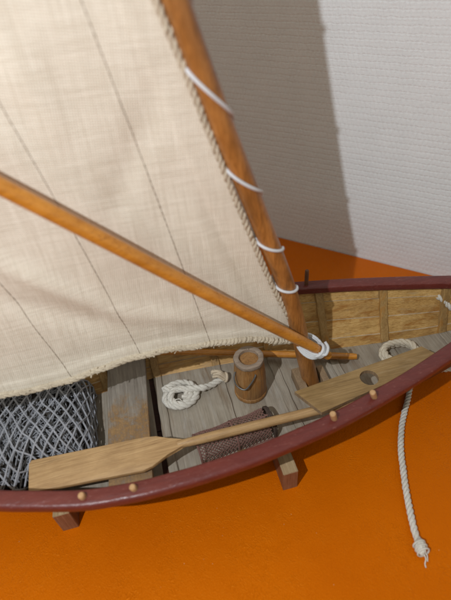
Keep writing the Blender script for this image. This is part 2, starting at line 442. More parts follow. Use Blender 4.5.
bm.faces.new([r[0] for r in rows]); bm.faces.new([r[-1] for r in rows][::-1])
keel = part('keel', bm, M['outer'])
bm = bmesh.new()
box(bm, (22.7, 0, 4.6), (.55, .5, 7.2), .08); part('stem', bm, M['maroon'])
bm = bmesh.new()
box(bm, (-42.3, 0, 4.6), (.55, .5, 7.2), .08); part('stern_post', bm, M['maroon'])

RIBX = [-36.4, -30.8, -25.2, -19.6, -14.5, -8.4, -2.75, 3.2, 9.3, 15.0]
def make_floor():
    bm = bmesh.new(); ed = [-39] + RIBX + [19]
    for a, b_ in zip(ed, ed[1:]):
        a += .05; b_ -= .05
        if a < -15 < b_: b_ = -15.4          # bay cut short to darken the strip in the thwart's shade
        # floor bay, one board butted against the next with a dark joint
        mids = np.linspace(a, b_, 8)
        cuts = [(-1.0, 1.0)]
        for (c0, c1) in cuts:
            top, bot = [], []
            for x in mids:
                w = ff(x) - .02; dz = rng.normal(0, .004)
                top.append([bm.verts.new((x, w*(c0 + (c1-c0)*q), fz(x) + .02 + dz)) for q in np.linspace(0, 1, 9)])
            for r0, r1 in zip(top, top[1:]):
                for i in range(8): bm.faces.new((r0[i], r0[i+1], r1[i+1], r1[i]))
            rim = [top[0][i] for i in range(9)] + [r[-1] for r in top[1:]] + top[-1][::-1][1:] + [r[0] for r in top[::-1][1:-1]]
            low = [bm.verts.new((v.co.x, v.co.y, v.co.z - .25)) for v in rim]
            for i in range(len(rim)): bm.faces.new((rim[i], rim[(i+1) % len(rim)], low[(i+1) % len(rim)], low[i]))
    part('floorboards', bm, M['floor'], flat_angle=30)
make_floor()
def make_rib(xr):
    bm = bmesh.new(); w = .40; th = .20; ths = .28
    sec = []
    for t in np.linspace(.985, .03, 14): sec.append((side_y(xr, t) - .06, side_z(xr, t), 'n'))
    path = [(y, z) for y, z, _ in sec] + [(yy, fz(xr) + .02) for yy in np.linspace(ff(xr)*.97, -ff(xr)*.97, 15)] + [(-y, z) for y, z, _ in sec[::-1]]
    P = np.array([(0, y, z) for y, z in path]); T = np.gradient(P, axis=0); T /= np.linalg.norm(T, axis=1)[:, None]
    inn = np.cross(T, V(1, 0, 0)); 
    if inn[len(P)//2][2] < 0: inn = -inn
    rings = []
    for i, p in enumerate(P):
        wob = .03*math.sin(i*1.7 + xr)
        th_i = th if abs(p[1]) < ff(xr) * .98 else ths
        ring = [(-w, -.2), (w, -.2), (w, th_i-.05), (w-.06, th_i), (-w+.06, th_i), (-w, th_i-.05)]
        rings.append([bm.verts.new((xr + wob + a, p[1] + inn[i][1]*b_, p[2] + inn[i][2]*b_)) for a, b_ in ring])
    for i in range(len(rings)-1):
        fl = 1 if 14 <= i < 28 else 0
        for k in range(6):
            bm.faces.new((rings[i][k], rings[i][(k+1) % 6], rings[i+1][(k+1) % 6], rings[i+1][k])).material_index = fl
    bm.faces.new(rings[0]); bm.faces.new(rings[-1][::-1])
    part('rib', bm, [M['rib'], M['floor']], flat_angle=35)
for xr in RIBX: make_rib(xr)

def make_gunwale(sgn):
    bm = bmesh.new(); xs = np.linspace(-42.2, 22.5, 140)
    w, h = .62, .82
    prof = []
    for cx, cz, a0 in ((w-.24, h/2-.24, 0), (-w+.2, h/2-.2, 90), (-w+.1, -h/2+.1, 180), (w-.16, -h/2+.16, 270)):
        rr = {0: .24, 90: .2, 180: .1, 270: .16}[a0]
        for a in (0, 30, 60, 90): prof.append((cx + rr*math.cos(math.radians(a0+a)), cz + rr*math.sin(math.radians(a0+a))))
    rings = []
    P = np.array([(x, sgn*bb(x), zz(x)) for x in xs]); T = np.gradient(P, axis=0); T /= np.linalg.norm(T, axis=1)[:, None]
    for i, p in enumerate(P):
        out = np.cross(T[i], V(0, 0, 1)) * (-sgn); out /= np.linalg.norm(out)
        if out[1]*sgn < 0: out = -out
        k = min(1, .35 + bb(xs[i])/3)
        rings.append([bm.verts.new(p + out*a*k + V(0, 0, b_)) for a, b_ in prof])
    n = len(prof)
    for a, b_ in zip(rings, rings[1:]):
        for k in range(n): bm.faces.new((a[k], a[(k+1) % n], b_[(k+1) % n], b_[k]))
    bm.faces.new(rings[0]); bm.faces.new(rings[-1][::-1])
    part('gunwale', bm, M['maroon'], flat_angle=60)
make_gunwale(1); make_gunwale(-1)

def make_pin(x, sgn, h, m, r=.235, tilt=(0, 0), dy=0):
    bm = bmesh.new(); y = sgn*bb(x) + dy; z = zz(x) + .3
    pr = [(r*.98, 0), (r, .1), (r*1.02, h*.7), (r*.96, h-.06), (r*.7, h), (0.0001, h+.01)]
    lathe(bm, pr, (0, 0, 0), 18)
    rt = Matrix.Rotation(tilt[0], 4, 'X') @ Matrix.Rotation(tilt[1], 4, 'Y')
    for v in bm.verts: v.co = rt @ v.co + Vector((x, y, z))
    part('thole_pin', bm, m)
for i, x in enumerate((-20.3, -16.85, -1.66, 2.04)):
    make_pin(x, -1, .55 + .5*(i > 1), M['pin'], tilt=(.1, -.08 - .09*i), dy=.05)
for x in (-20.3, -16.85, -1.66): make_pin(x, 1, .9, M['pin'])
make_pin(2.04, 1, 1.9, M['pinshade'], .2)

bm = bmesh.new()        # thwart
prism(bm, [(-19.55, -6.75), (-16.05, -6.75), (-15.2, 7.15), (-18.95, 7.15)], 1.75, 2.4, .07)
part('thwart', bm, M['thwart'])
bm = bmesh.new()        # mast step: two cheek blocks round the heel
prism(bm, [(-1.6, -1.2), (-.82, -1.2), (-.76, 1.4), (-1.55, 1.4)], 0, 1.25, .06)
prism(bm, [(.9, -1.2), (1.55, -1.2), (1.6, 1.2), (.95, 1.2)], 0, 1.0, .06)
prism(bm, [(-.7, .95), (.93, .95), (.93, 1.45), (-.7, 1.45)], 0, 1.1, .05)
part('mast_step', bm, M['raw'])

# mast
mast_pts = [(0.02, 0, 0.05), (-1.15, 0, 6.0), (-2.45, 0, 12.4), (-4.72, 0, 20.04), (-6.55, 0, 26.0), (-7.35, 0, 28.8), (-8.45, 0, 32.77), (-11.3, 0, 43.5), (-15.6, 0, 60)]
mp = spline(mast_pts, 120)
bm = bmesh.new(); mr = np.interp(mp[:, 2], [0, 6, 12, 20, 33, 60], [.78, .74, .69, .69, .68, .5])
tube(bm, mp, mr, 32); mast = part('mast', bm, M['mast'])
def mast_at(z): return V(np.interp(z, mp[:, 2], mp[:, 0]), 0, z)
def mast_r(z): return float(np.interp(z, mp[:, 2], mr))

# luff lacing: one cord spiralling round the mast
def make_lacing():
    bm = bmesh.new(); r = .115
    # (z at the luff side in front, z at the far side in front)
    turns = [(54, 52), (48, 45.9), (41.5, 39.4), (35.3, 32.9), (29.9, 27.0), (23.9, 21.9), (18.1, 17.1), (13.65, 13.1)]
    for i, (za, zb) in enumerate(turns):
        zn = turns[i+1][0] if i+1 < len(turns) else 11.5
        P = []
        for t in np.linspace(0, 1, 40):           # front half, seen from -y
            a = math.pi + math.pi*t; e = .5*t + .5*t*t*(3-2*t)
            z = za + (zb-za)*e; R = mast_r(z) + r*.8
            c = mast_at(z); P.append(c + V(R*math.cos(a), R*math.sin(a), 0))
        for t in np.linspace(0, 1, 40)[1:-1]:     # back half
            a = 2*math.pi + math.pi*t; z = zb + (zn-zb)*t; R = mast_r(z) + r*.8
            c = mast_at(z); P.append(c + V(R*math.cos(a), R*math.sin(a), 0))
        if i == 0: ALL = P
        else: ALL += P
    tube(bm, ALL, r, 10)
    part('lacing', bm, M['cord'], mast)
make_lacing()

# sprit, heel lashed to the mast at z = 6.4
sp = spline([(.75, -1.40, 5.5), (-.07, -1.44, 6.4), (-1.96, -1.46, 8.43), (-9.51, -1.55, 16.16), (-14.93, -1.5, 21.78), (-19.02, -1.4, 25.95), (-30, -1.1, 37), (-39, -.7, 46.3), (-47, -.4, 55)], 110)
bm = bmesh.new(); s_ = np.linspace(0, 1, len(sp))
tube(bm, sp, np.interp(s_, [0, .03, .08, .5, 1], [.38, .44, .47, .50, .40]), 28)
part('sprit', bm, M['sprit'])
def make_lashing():
    bm = bmesh.new(); c0 = V(-.66, -.72, 7.0)
    axis = sp[6] - sp[2]; axis /= np.linalg.norm(axis)
    for k in range(4):      # turns embracing sprit and mast
        o = axis * (k-2) * .17 + V(0, 0, 0); P = []
        mz = 6.5 + (k-2)*.12
        for a in np.linspace(0, 2*math.pi, 48, endpoint=False):
            ex = .90 + .03*math.sin(3*a+k); ey = 1.26
            x = ex*math.cos(a); y = ey*math.sin(a)
            P.append(V(-.62 + x + .10*(k-2), -.62 + y, mz + .30*x*(-1) + rng.normal(0, .01)))
        tube(bm, P, .13, 10, closed=True)
    # the snotter's crossing turns round the sprit heel itself
    q = V(-.15, -1.44, 6.5)
    n1 = np.cross(axis, V(0, 1, 0)); n1 /= np.linalg.norm(n1); n2 = np.cross(axis, n1)
    for k in range(4):
        P = [q + axis*(.15*(k-1.5)) + (.55 + .02*k)*(math.cos(a)*n1 + math.sin(a)*n2) + axis*.10*math.sin(a) for a in np.linspace(0, 2*math.pi, 40, endpoint=False)]
        tube(bm, P, .13, 10, closed=True)
    P = spline([q + V(-.3, -.5, .3), q + V(.25, -.72, .2), q + V(.55, -.45, .7), q + V(.4, -.1, 1.1)], 20); tube(bm, P, .12, 8)
    part('lashing', bm, M['cord'], mast)
make_lashing()

# ------------------------------------------------------------------ sail
luff = [(-1.25, 6.95), (-2.79, 10.84), (-4.39, 15.41), (-5.95, 20.7), (-7.4, 25.78), (-8.45, 29.69), (-9.4, 32.89), (-11.9, 42), (-15.4, 57)]
foot = [(-1.25, 6.95), (-2.9, 7.15), (-5.0, 8.1), (-7.55, 8.7), (-10.07, 9.01), (-13.27, 9.45), (-16.54, 9.3), (-19.87, 8.72), (-23.04, 8.5), (-26.02, 8.7), (-31, 9.0), (-36, 9.3)]
clew, peak, throat = V(-36, 9.3), V(-46, 55.5), V(-15.4, 57)
def c2(P, n): return spline([(a, 0, b) for a, b in P], n)[:, [0, 2]]
L_, F_ = c2(luff, 400), c2(foot, 400)
def ev(C_, t): return V(np.interp(t, np.linspace(0, 1, 400), C_[:, 0]), np.interp(t, np.linspace(0, 1, 400), C_[:, 1]))
def sail_xz(u, v):
    c = (1-v)*ev(F_, u) + v*((1-u)*throat + u*peak) + (1-u)*ev(L_, v) + u*((1-v)*clew + v*peak)
    c -= (1-u)*(1-v)*F_[0] + u*(1-v)*clew + (1-u)*v*throat + u*v*peak
    return c
from mathutils import noise as mnoise
CREASES = [(-23, 21.2, -15.8, 14.4, .75, -.42), (-24, 18.3, -17, 13.2, .9, .30), (-14.5, 13.8, -8.6, 11.2, .8, -.25), (-3.4, 9.5, -7.2, 19.5, .55, .30), (-5.2, 9.8, -8.9, 20, .7, -.22), (-10.2, 28.5, -14, 22, .9, .18), (-17.5, 33, -14.5, 25, 1.1, -.22), (-8, 10, -20, 10.6, .8, .16)]
def sail_y(u, v, x, z):
    belly = .75*math.sin(math.pi*min(1, u*1.02))**.8 * math.sin(math.pi*min(1, .02+v*.96))**.7
    wr = .11*mnoise.noise(Vector((x*.22, z*.14, 3.1))) + .05*mnoise.noise(Vector((x*.6, z*.35, 8.2)))
    d = math.hypot(x+1.2, z-7); ang = math.atan2(z-7, -(x+1.2))
    fold = .16*math.exp(-d/9)*math.sin(ang*11 + .5)*min(1, d/2)       # creases fanning from the tack
    e = min(1, min(u*14, v*14))
    y = .12 + belly + (wr + fold)*e
    dl = u*28; df = v*40                                    # stitched hems along luff and foot
    hem = 1/(1+math.exp((dl-1.55)*14)); hem2 = 1/(1+math.exp((df-.9)*14))
    for (x0, z0, x1, z1, wd, am) in CREASES:
        ex, ez = x1-x0, z1-z0; L2 = ex*ex+ez*ez; t = ((x-x0)*ex + (z-z0)*ez)/L2; dd = ((x-x0)*ez - (z-z0)*ex)/math.sqrt(L2)
        if -.3 < t < 1.3: y += e*am*math.exp(-(dd/wd)**2)*max(0, math.sin(math.pi*min(1, max(0, (t+.3)/1.6))))
    return y - .09*max(hem, hem2) + .05*math.sin(x*1.9)*math.exp(-df*1.1)
def make_sail():
    bm = bmesh.new()
    us = np.r_[np.linspace(0, .10, 30), np.linspace(.10, 1, 90)[1:]]; vs = np.r_[np.linspace(0, .06, 24), np.linspace(.06, 1, 100)[1:]]
    g = []
    for v in vs:
        row = []
        for u in us:
            x, z = sail_xz(u, v); row.append(bm.verts.new((x, sail_y(u, v, x, z), z)))
        g.append(row)
    for r0, r1 in zip(g, g[1:]):
        for i in range(len(us)-1): bm.faces.new((r0[i], r0[i+1], r1[i+1], r1[i]))
    o = part('sail', bm, M['sail'], flat_angle=80)
    md = o.modifiers.new('thickness', 'SOLIDIFY'); md.thickness = .09; md.offset = 0
    return o
sail = make_sail()
bm = bmesh.new()         # bolt rope round luff and foot
vs = np.linspace(1, 0, 60); us = np.linspace(0, 1, 90)
P = []
for v in vs:
    x, z = sail_xz(0, v); P.append((x + .02, sail_y(0, v, x, z) - .10, z))
rope(bm, P, .215, pitch=1.5, strands=3, n=7, jitter=.09)
P = []
for u in us:
    x, z = sail_xz(u, 0); P.append((x, sail_y(u, 0, x, z) - .08, z - .05))
rope(bm, P, .235, pitch=1.7, strands=3, n=7, jitter=.08)
tube(bm, spline(P, 300) + V(0, .03, .1) + rng.normal(0, .012, (300, 3)), np.clip(.21 + rng.normal(0, .02, 300), .15, .27), 8)
for k in range(900):      # frayed cloth fibres and knots along the foot
    u = rng.uniform(0, 1)**1.3; x, z = sail_xz(u, 0); y = sail_y(u, 0, x, z) - .1
    p = V(x, y, z - .03) + rng.normal(0, .09, 3); d = rng.normal(0, .10, 3)
    tube(bm, spline([p, p + d*.6 + V(0, 0, .04), p + d], 5), rng.uniform(.02, .06), 4)
# whip stitches biting over the foot near the tack
for u in np.linspace(.012, .24, 25) + rng.normal(0, .0018, 25):
    x, z = sail_xz(u, 0.0); y = sail_y(u, 0, x, z)
    Pq = [V(x + .12*math.sin(a) + rng.normal(0, .02), y - .08 + sz_*math.cos(a), z + .03 + sz_*math.sin(a)) for sz_ in [rng.uniform(.09, .14)] for a in np.linspace(0, 2*math.pi, 14, endpoint=False)]
    tube(bm, Pq, rng.uniform(.15, .20), 8, closed=True)
part('bolt_rope', bm, M['bolt'], sail)
_G = [(sail_xz(u, v), u, v) for v in np.linspace(0, 1, 40) for u in np.linspace(0, 1, 40)]
_GP = np.array([g[0] for g in _G])
def inv_sail(x, z):      # nearest (u,v) by search
    d_ = ((_GP - V(x, z))**2).sum(1); k = int(d_.argmin()); best = (d_[k], _G[k][1], _G[k][2])
    _, u, v = best; st = .02
    for _ in range(40):
        imp = False
        for du, dv in ((st, 0), (-st, 0), (0, st), (0, -st)):
            p = sail_xz(u+du, v+dv); d = (p[0]-x)**2 + (p[1]-z)**2
            if d < best[0]: best = (d, u+du, v+dv); imp = True
        u, v = best[1], best[2]
        if not imp: st *= .5
    return u, v
for (a, b_) in [((-9.2, 9.15), (-16.3, 55)), ((-14.86, 9.6), (-22.4, 55)), ((-20.5, 8.9), (-29, 55)), ((-26.6, 9.1), (-36, 54)), ]:
    bm = bmesh.new(); pts = []
    for t in np.r_[np.linspace(0, .62, 60), np.linspace(.62, 1, 14)[1:]]:
        x = a[0] + (b_[0]-a[0])*t + .18*math.sin(math.pi*t); z = a[1] + (b_[1]-a[1])*t
        u, v = inv_sail(x, z); v = max(v, .004); x, z = sail_xz(u, v); pts.append((x, sail_y(u, v, x, z) - .058, z))
    line = spline(pts, 560)
    # lapped panel edge: a narrow raised thread line broken into stitches
    tube(bm, line, np.clip(.020 + .006*np.sin(np.arange(560)*1.1) + rng.normal(0, .004, 560), .012, .03), 5)
    part('seam', bm, M['thread'], sail)

# ------------------------------------------------------------------ cradle blocks
def make_block(x0, hw, front, label):
    o = thing('support_block', label, 'block', (x0, 0, ZT), 'wooden blocks holding up the hull')
    bm = bmesh.new(); top = .72
    f0 = ff(x0)
    prof = [(-front, ZT), (front, ZT), (front, top), (f0 + 1.05, top), (f0 + .45, -.35), (f0*.68, -.98), (.5, -1.12), (.5, -1.66), (-.5, -1.66), (-.5, -1.12), (-f0*.68, -.98), (-f0 - .45, -.35), (-f0 - 1.05, top), (-front, top)]
    a = [bm.verts.new((x0-hw, y, z)) for y, z in prof]; b_ = [bm.verts.new((x0+hw, y, z)) for y, z in prof]
    n = len(prof); bm.faces.new(a); bm.faces.new(b_[::-1])
    for i in range(n): bm.faces.new((a[i], b_[i], b_[(i+1) % n], a[(i+1) % n]))
    bmesh.ops.bevel(bm, geom=bm.edges[:], offset=.035, segments=2, affect='EDGES')
    bmesh.ops.recalc_face_normals(bm, faces=bm.faces[:])
    for f in bm.faces: f.material_index = 1 if (f.normal.z > .8 and f.calc_center_median().z > .5) else 0  # upward faces take the painted-lit colour, the rest the shaded one
    build('block_body', bm, [M['block_shade'], M['block_lit']], o)
make_block(-5.15, .64, 8.4, 'brown wooden support block under the maroon gunwale below the brown netted creel')
make_block(-23.75, .66, 6.6, 'brown wooden support block under the maroon gunwale below the tip of the oar blade')

# ------------------------------------------------------------------ loose things in the boat
# barrel
bc = (-5.85, .95, .04)
barrel = thing('barrel', 'small brown wooden barrel with wire handle standing on the floorboards', 'barrel', bc)
KB = .93
bm = bmesh.new(); NS = 13
def stave(a, z):
    p = (a*NS/(2*math.pi)) % 1.0
    return 1 - .022*math.exp(-((min(p, 1-p))/.06)**2)
lathe(bm, [(1.55, 0), (1.66, .05), (1.70, .25), (1.67, .5), (1.60, .55), (1.62, .9), (1.64, 1.8), (1.60, 3.0), (1.50, 4.2), (1.42, 4.85), (1.44, 4.95)], bc, 104, stave, k_=KB)
part('staves', bm, M['barrel'], barrel, flat_angle=50)
bm = bmesh.new()
lathe(bm, [(1.43, 4.93), (1.47, 4.97), (1.49, 5.2), (1.46, 5.38), (1.38, 5.44), (1.05, 5.44), (.97, 5.39), (.95, 5.25), (.95, 5.0)], bc, 64, lambda a, z: 1 + .012*math.sin(5*a) + .008*math.sin(11*a+1), k_=KB)
part('rim', bm, M['barrelrim'], barrel)
bm = bmesh.new()
lathe(bm, [(.98, 5.02), (.18, 5.03), (.15, 5.0), (.15, 4.6), (.0001, 4.6)], bc, 40, k_=KB); part('lid', bm, M['barrel'], barrel)
bm = bmesh.new()         # wire bail hanging down the front
hp = spline([(-7.28, .62, 3.9), (-7.5, .2, 3.55), (-7.4, -.3, 3.0), (-6.8, -.78, 2.8), (-6.15, -.72, 3.4), (-5.72, -.55, 4.0), (-5.65, -.42, 4.1)], 50)
tube(bm, hp, .075, 8); part('handle', bm, M['wire'], barrel)

# rope coil midships
def make_coil():
    o = thing('rope_coil', 'white twisted rope coiled on the floorboards between seat and barrel', 'rope', (-12.6, 2.0, 0))
    bm = bmesh.new(); c = V(-12.65, 2.2); P = []
    N_ = 90
    for i in range(N_+1):
        t = i/N_; a = math.radians(-60) + 2*math.pi*2.55*t
        r = .42 + .98*t**.8 + .10*math.sin(a*1.5 + 1)
        z = .34 + .42*max(0, math.sin(a*.5 + .4))**2 + .12*(1-t)
        P.append((c[0] + r*1.22*math.cos(a), c[1] - .1 + r*1.05*math.sin(a), z))
    e = P[-1]
    P += [(-10.6, 2.2, .8), (-10.0, 2.3, .55), (-9.25, 2.55, .42), (-8.5, 2.85, .42), (-7.95, 3.0, .42)]
    rope(bm, P, .33, pitch=1.8, n=9, jitter=.035)
    for k in range(5):   # loose strands lifting off the lay
        i = rng.integers(10, 50); p = V(*P[i]); q = V(*P[i+4])
        tube(bm, spline([p + V(.1, .2, .25), (p+q)/2 + V(.15, .15, .45), q + V(0, .1, .25)], 16), .05, 6)
    build('strands', bm, M['rope'], o)
    bm = bmesh.new()
    for k in range(16):
        a = rng.normal(2.75, .22); L = rng.uniform(.7, 1.35); b0 = V(-7.95, 3.0, .45) + rng.normal(0, .10, 3)
        d = V(math.cos(a), math.sin(a), .08)
        P = spline([b0, b0 + d*L*.5 + V(0, .15, .3+rng.uniform(0, .25)), b0 + d*L + V(0, rng.normal(.3, .15), rng.uniform(0, .35))], 14)
        P[:, 2] = np.maximum(P[:, 2], .25)
        tube(bm, P, np.linspace(.16, .12, 14), 7)
    tube(bm, [V(-7.85, 2.95, .5) + .42*V(math.cos(a)*.35, math.sin(a), math.cos(a)*.9) for a in np.linspace(0, 2*math.pi, 24, endpoint=False)], .13, 8, closed=True)
    build('frayed_end', bm, M['tuft'], o)
make_coil()
# bow coil
def make_bowcoil():
    o = thing('rope_coil', 'cream twisted rope coiled in the bow behind the drilled board', 'rope', (9.2, .9, .1))
    bm = bmesh.new(); P = []
    for i in range(70):
        t = i/69; a = math.radians(-60) + 2*math.pi*2.1*t; r = 1.75 - .25*t
        P.append((9.5 + r*1.05*math.cos(a), .35 + r*.8*math.sin(a), .55 + .75*t + .06*math.sin(3*a)))
    rope(bm, P, .34, pitch=1.7, n=8)
    build('strands', bm, M['rope2'], o)
make_bowcoil()
# mooring rope: made fast inside the far bow planking, over the near gunwale, down to the table
def make_mooring():
    o = thing('mooring_rope', 'white twisted mooring rope hanging from the bow and trailing onto the orange table', 'rope', (6, -8, ZT))
    P = [(14.35, 3.0, 4.75), (14.7, 2.7, 4.55), (15.5, 2.1, 3.7), (16.7, .9, 3.1), (18.0, -.6, 4.2), (18.5, -1.6, 6.9), (18.45, -2.05, 7.35), (18.2, -2.6, 6.8), (17.0, -3.15, 3.2), (16.6, -2.6, -.6), (14.6, -1.3, -1.6), (12.2, -.95, -1.68), (10.2, -1.7, -1.68), (8.79, -3.29, -1.68), (6.77, -5.71, -1.68), (5.39, -7.94, -1.68), (4.65, -9.6, -1.68), (3.93, -11.3, -1.68), (2.99, -13.95, -1.68), (2.7, -15.2, -1.66)]
    bm = bmesh.new(); rope(bm, P, .26, pitch=1.25, n=8, jitter=.03)
    build('strands', bm, M['rope'], o)
    bm = bmesh.new(); e = V(2.62, -15.55, -1.55)
    r = bmesh.ops.create_icosphere(bm, subdivisions=4, radius=1)
    for v in r['verts']:
        q = v.co.copy(); nz = 1 + .16*mnoise.noise(q*2.2) + .05*mnoise.noise(q*7)
        v.co = Vector((e[0] + q.x*.43*nz + .1*q.y, e[1] + q.y*.58*nz, e[2] + q.z*.42*nz))
    for k in range(3):
        P = [e + V(.46*math.cos(a), -.1 + .3*(k-1) + .1*math.sin(a), .42*math.sin(a)) for a in np.linspace(0, 2*math.pi, 24, endpoint=False)]
        tube(bm, P, .07, 7, closed=True)
    tube(bm, spline([e + V(-.05, -.4, 0), e + V(-.02, -.8, -.1), e + V(-.18, -1.05, -.35), e + V(-.25, -1.3, -.38)], 20), .05, 7)
    tube(bm, spline([e + V(.15, -.4, 0), e + V(.2, -.65, -.15), e + V(.1, -.95, -.38)], 16), .045, 7)
    build('end_knot', bm, M['rope'], o)
make_mooring()

# pole beyond the barrel
bm = bmesh.new()
pp_ = spline([(-19.0, 7.05, 2.82), (-15.1, 6.62, 2.72), (-9.68, 5.85, 1.75), (-.1, 3.05, 1.02), (5.35, 1.35, .68)], 60)
tube(bm, pp_, np.interp(np.arange(60), [0, 54, 58, 59], [.33, .35, .33, .28]), 20)
tag(build('pole', bm, M['sprit'], origin=(-7, 4.5, .1)), 'thin varnished wooden pole lying in the boat beyond the barrel', 'pole')

# oar
oar = thing('oar', 'pale wooden oar lying along the near side with its flat blade on the seat', 'oar', (-13.2, -4.3, 2.4))
zb = lambda x, y=0: 2.98 + .012*(-19 - x) if x < -19 else 2.98 + .006*(x+19)
bm = bmesh.new()
out = [(-25.62, -2.62), (-16.1, -3.22), (-15.2, -3.35), (-14.2, -3.95), (-13.1, -4.32), (-12.6, -4.42), (-12.6, -4.85), (-13.3, -4.88), (-14.6, -5.35), (-15.8, -5.95), (-16.6, -6.12), (-25.45, -5.45)]
prism(bm, out, lambda x, y: zb(x)-.19, lambda x, y: zb(x)+.19, .06)
part('blade', bm, M['oar'], oar, flat_angle=35)
bm = bmesh.new()
tube(bm, spline([(-13.6, -4.55, 3.02), (-12.4, -4.63, 3.03), (-7.4, -4.72, 3.06), (-1.3, -4.86, 3.06), (1.6, -4.92, 3.06)], 50), np.interp(np.arange(50), [0, 3, 10, 49], [.30, .36, .40, .40]), 20)
part('loom', bm, M['oar'], oar)

# drilled board
def make_board():
    bm = bmesh.new()
    A, B, Cc, D = V(-2.95, -3.1), V(-1.55, -5.72), V(10.9, -3.55), V(9.85, -1.78)
    hc, hr = V(3.72, -3.62), .80; n = 40; z1, z0 = 3.98, 3.58
    ring = [hc + hr*V(math.cos(2*math.pi*k/n), math.sin(2*math.pi*k/n)) for k in range(n)]
    def edge_hit(d):     # ray from the hole centre to the outline
        best = 1e9
        Q = [A, B, Cc, D]
        for i in range(4):
            p, q = Q[i], Q[(i+1) % 4]; e = q-p; det = d[0]*(-e[1]) + e[0]*d[1]
            if abs(det) < 1e-9: continue
            r = p - hc; t = (r[0]*(-e[1]) + e[0]*r[1])/det; s = (d[0]*r[1] - d[1]*r[0])/det
            if t > 0 and -1e-6 <= s <= 1+1e-6: best = min(best, t)
        return hc + d*best
    angs = sorted([2*math.pi*k/n for k in range(n)] + [math.atan2(*(P - hc)[::-1]) % (2*math.pi) for P in (A, B, Cc, D)])
    top, bot = [], []
    for a in angs:
        d = V(math.cos(a), math.sin(a)); i_, o_ = hc + hr*d, edge_hit(d)
        top.append((bm.verts.new((*i_, z1)), bm.verts.new((*o_, z1)))); bot.append((bm.verts.new((*i_, z0)), bm.verts.new((*o_, z0))))
    m = len(angs)
    for i in range(m):
        j = (i+1) % m
        bm.faces.new((top[i][0], top[j][0], top[j][1], top[i][1])).material_index = 0
        bm.faces.new((bot[i][0], bot[j][0], bot[j][1], bot[i][1])).material_index = 0
        bm.faces.new((top[i][0], top[j][0], bot[j][0], bot[i][0])).material_index = 1
        bm.faces.new((top[i][1], top[j][1], bot[j][1], bot[i][1])).material_index = 1
    es = [e for e in bm.edges if abs(e.calc_face_angle(0)) > 1.0]
    bmesh.ops.bevel(bm, geom=es, offset=.04, segments=2, affect='EDGES')
    tag(build('drilled_board', bm, [M['board'], M['raw']], origin=(3.7, -3.6, 3.6), flat_angle=35), 'flat brown board with one round hole lying in the bow beside the mast', 'board')
make_board()

# ------------------------------------------------------------------ nets
def drape(s, L, r):
    """signed distance along the cloth -> (horizontal, drop)"""
    sg = 1 if s >= 0 else -1; s = abs(s)
    if s < L: return sg*s, 0
    a = (s-L)/r
    if a < math.pi/2: return sg*(L + r*math.sin(a)), r*(1-math.cos(a))
    return sg*(L + r + .06*(s-L-r*math.pi/2)), r + (s-L-r*math.pi/2)
def net_surface(cx, cy, H, Lx, Ly, rx, ry, amp, seed, shrink=0):
    def f(p, q):
        dx, hx = drape(p, Lx, rx); dy, hy = drape(q, Ly, ry)
        z = H - hx - hy - shrink
        x, y = cx + dx, cy + dy
        nv = mnoise.noise(Vector((p*.28, q*.28, seed))); nv2 = mnoise.noise(Vector((p*.9, q*.9, seed+5)))
        z += amp*(nv*1.0 + nv2*.35)
        x += amp*.5*mnoise.noise(Vector((p*.4, q*.4, seed+11))); y += amp*.5*mnoise.noise(Vector((p*.4, q*.4, seed+17)))
        k = min(1, max(0, (-25.2 - x)/1.6)); k = k*k*(3-2*k)
        if y < cy: y = cy + (y-cy)*(1 + .42*k)
        z = max(z, .22 + shrink*.1); x = max(x, -36.2 + .25*mnoise.noise(Vector((q, p, seed))))
        lim = max(.3, inner_y(x, z) - .42)                 # stays inside the planking
        return V(x, min(lim, max(-lim, y)), z)
    return f
def diamonds(bm, f, p0, p1, q0, q1, wp, wq, r, n=6, jit=.05):
    """diamond mesh: two families of zigzag cords, knots where they meet"""
    ni = int((p1-p0)/wp); nj = int((q1-q0)/wq)
    jp = rng.normal(0, jit, (2*ni+3, 2*nj+3)); jq = rng.normal(0, jit, (2*ni+3, 2*nj+3))
    def node(i, j): return f(p0 + i*wp/2 + jp[i, j], q0 + j*wq/2 + jq[i, j])
    for i0 in range(-2*nj, 2*ni+1):
        for sg in (1, -1):
            pts = []
            for j in range(2*nj+1):
                i = i0 + j if sg == 1 else i0 + 2*nj - j
                if 0 <= i <= 2*ni and (i + j) % 2 == 0: pts.append(node(i, j))
                elif pts and len(pts) > 1:
                    break
            if len(pts) > 1: tube(bm, spline(pts, max(4, len(pts)*3)), r, n)
    for i in range(2*ni+1):
        for j in range(2*nj+1):
            if (i+j) % 2: continue
            p = node(i, j)
            bmesh.ops.create_icosphere(bm, subdivisions=1, radius=r*1.5, matrix=Matrix.Translation(Vector(p)))
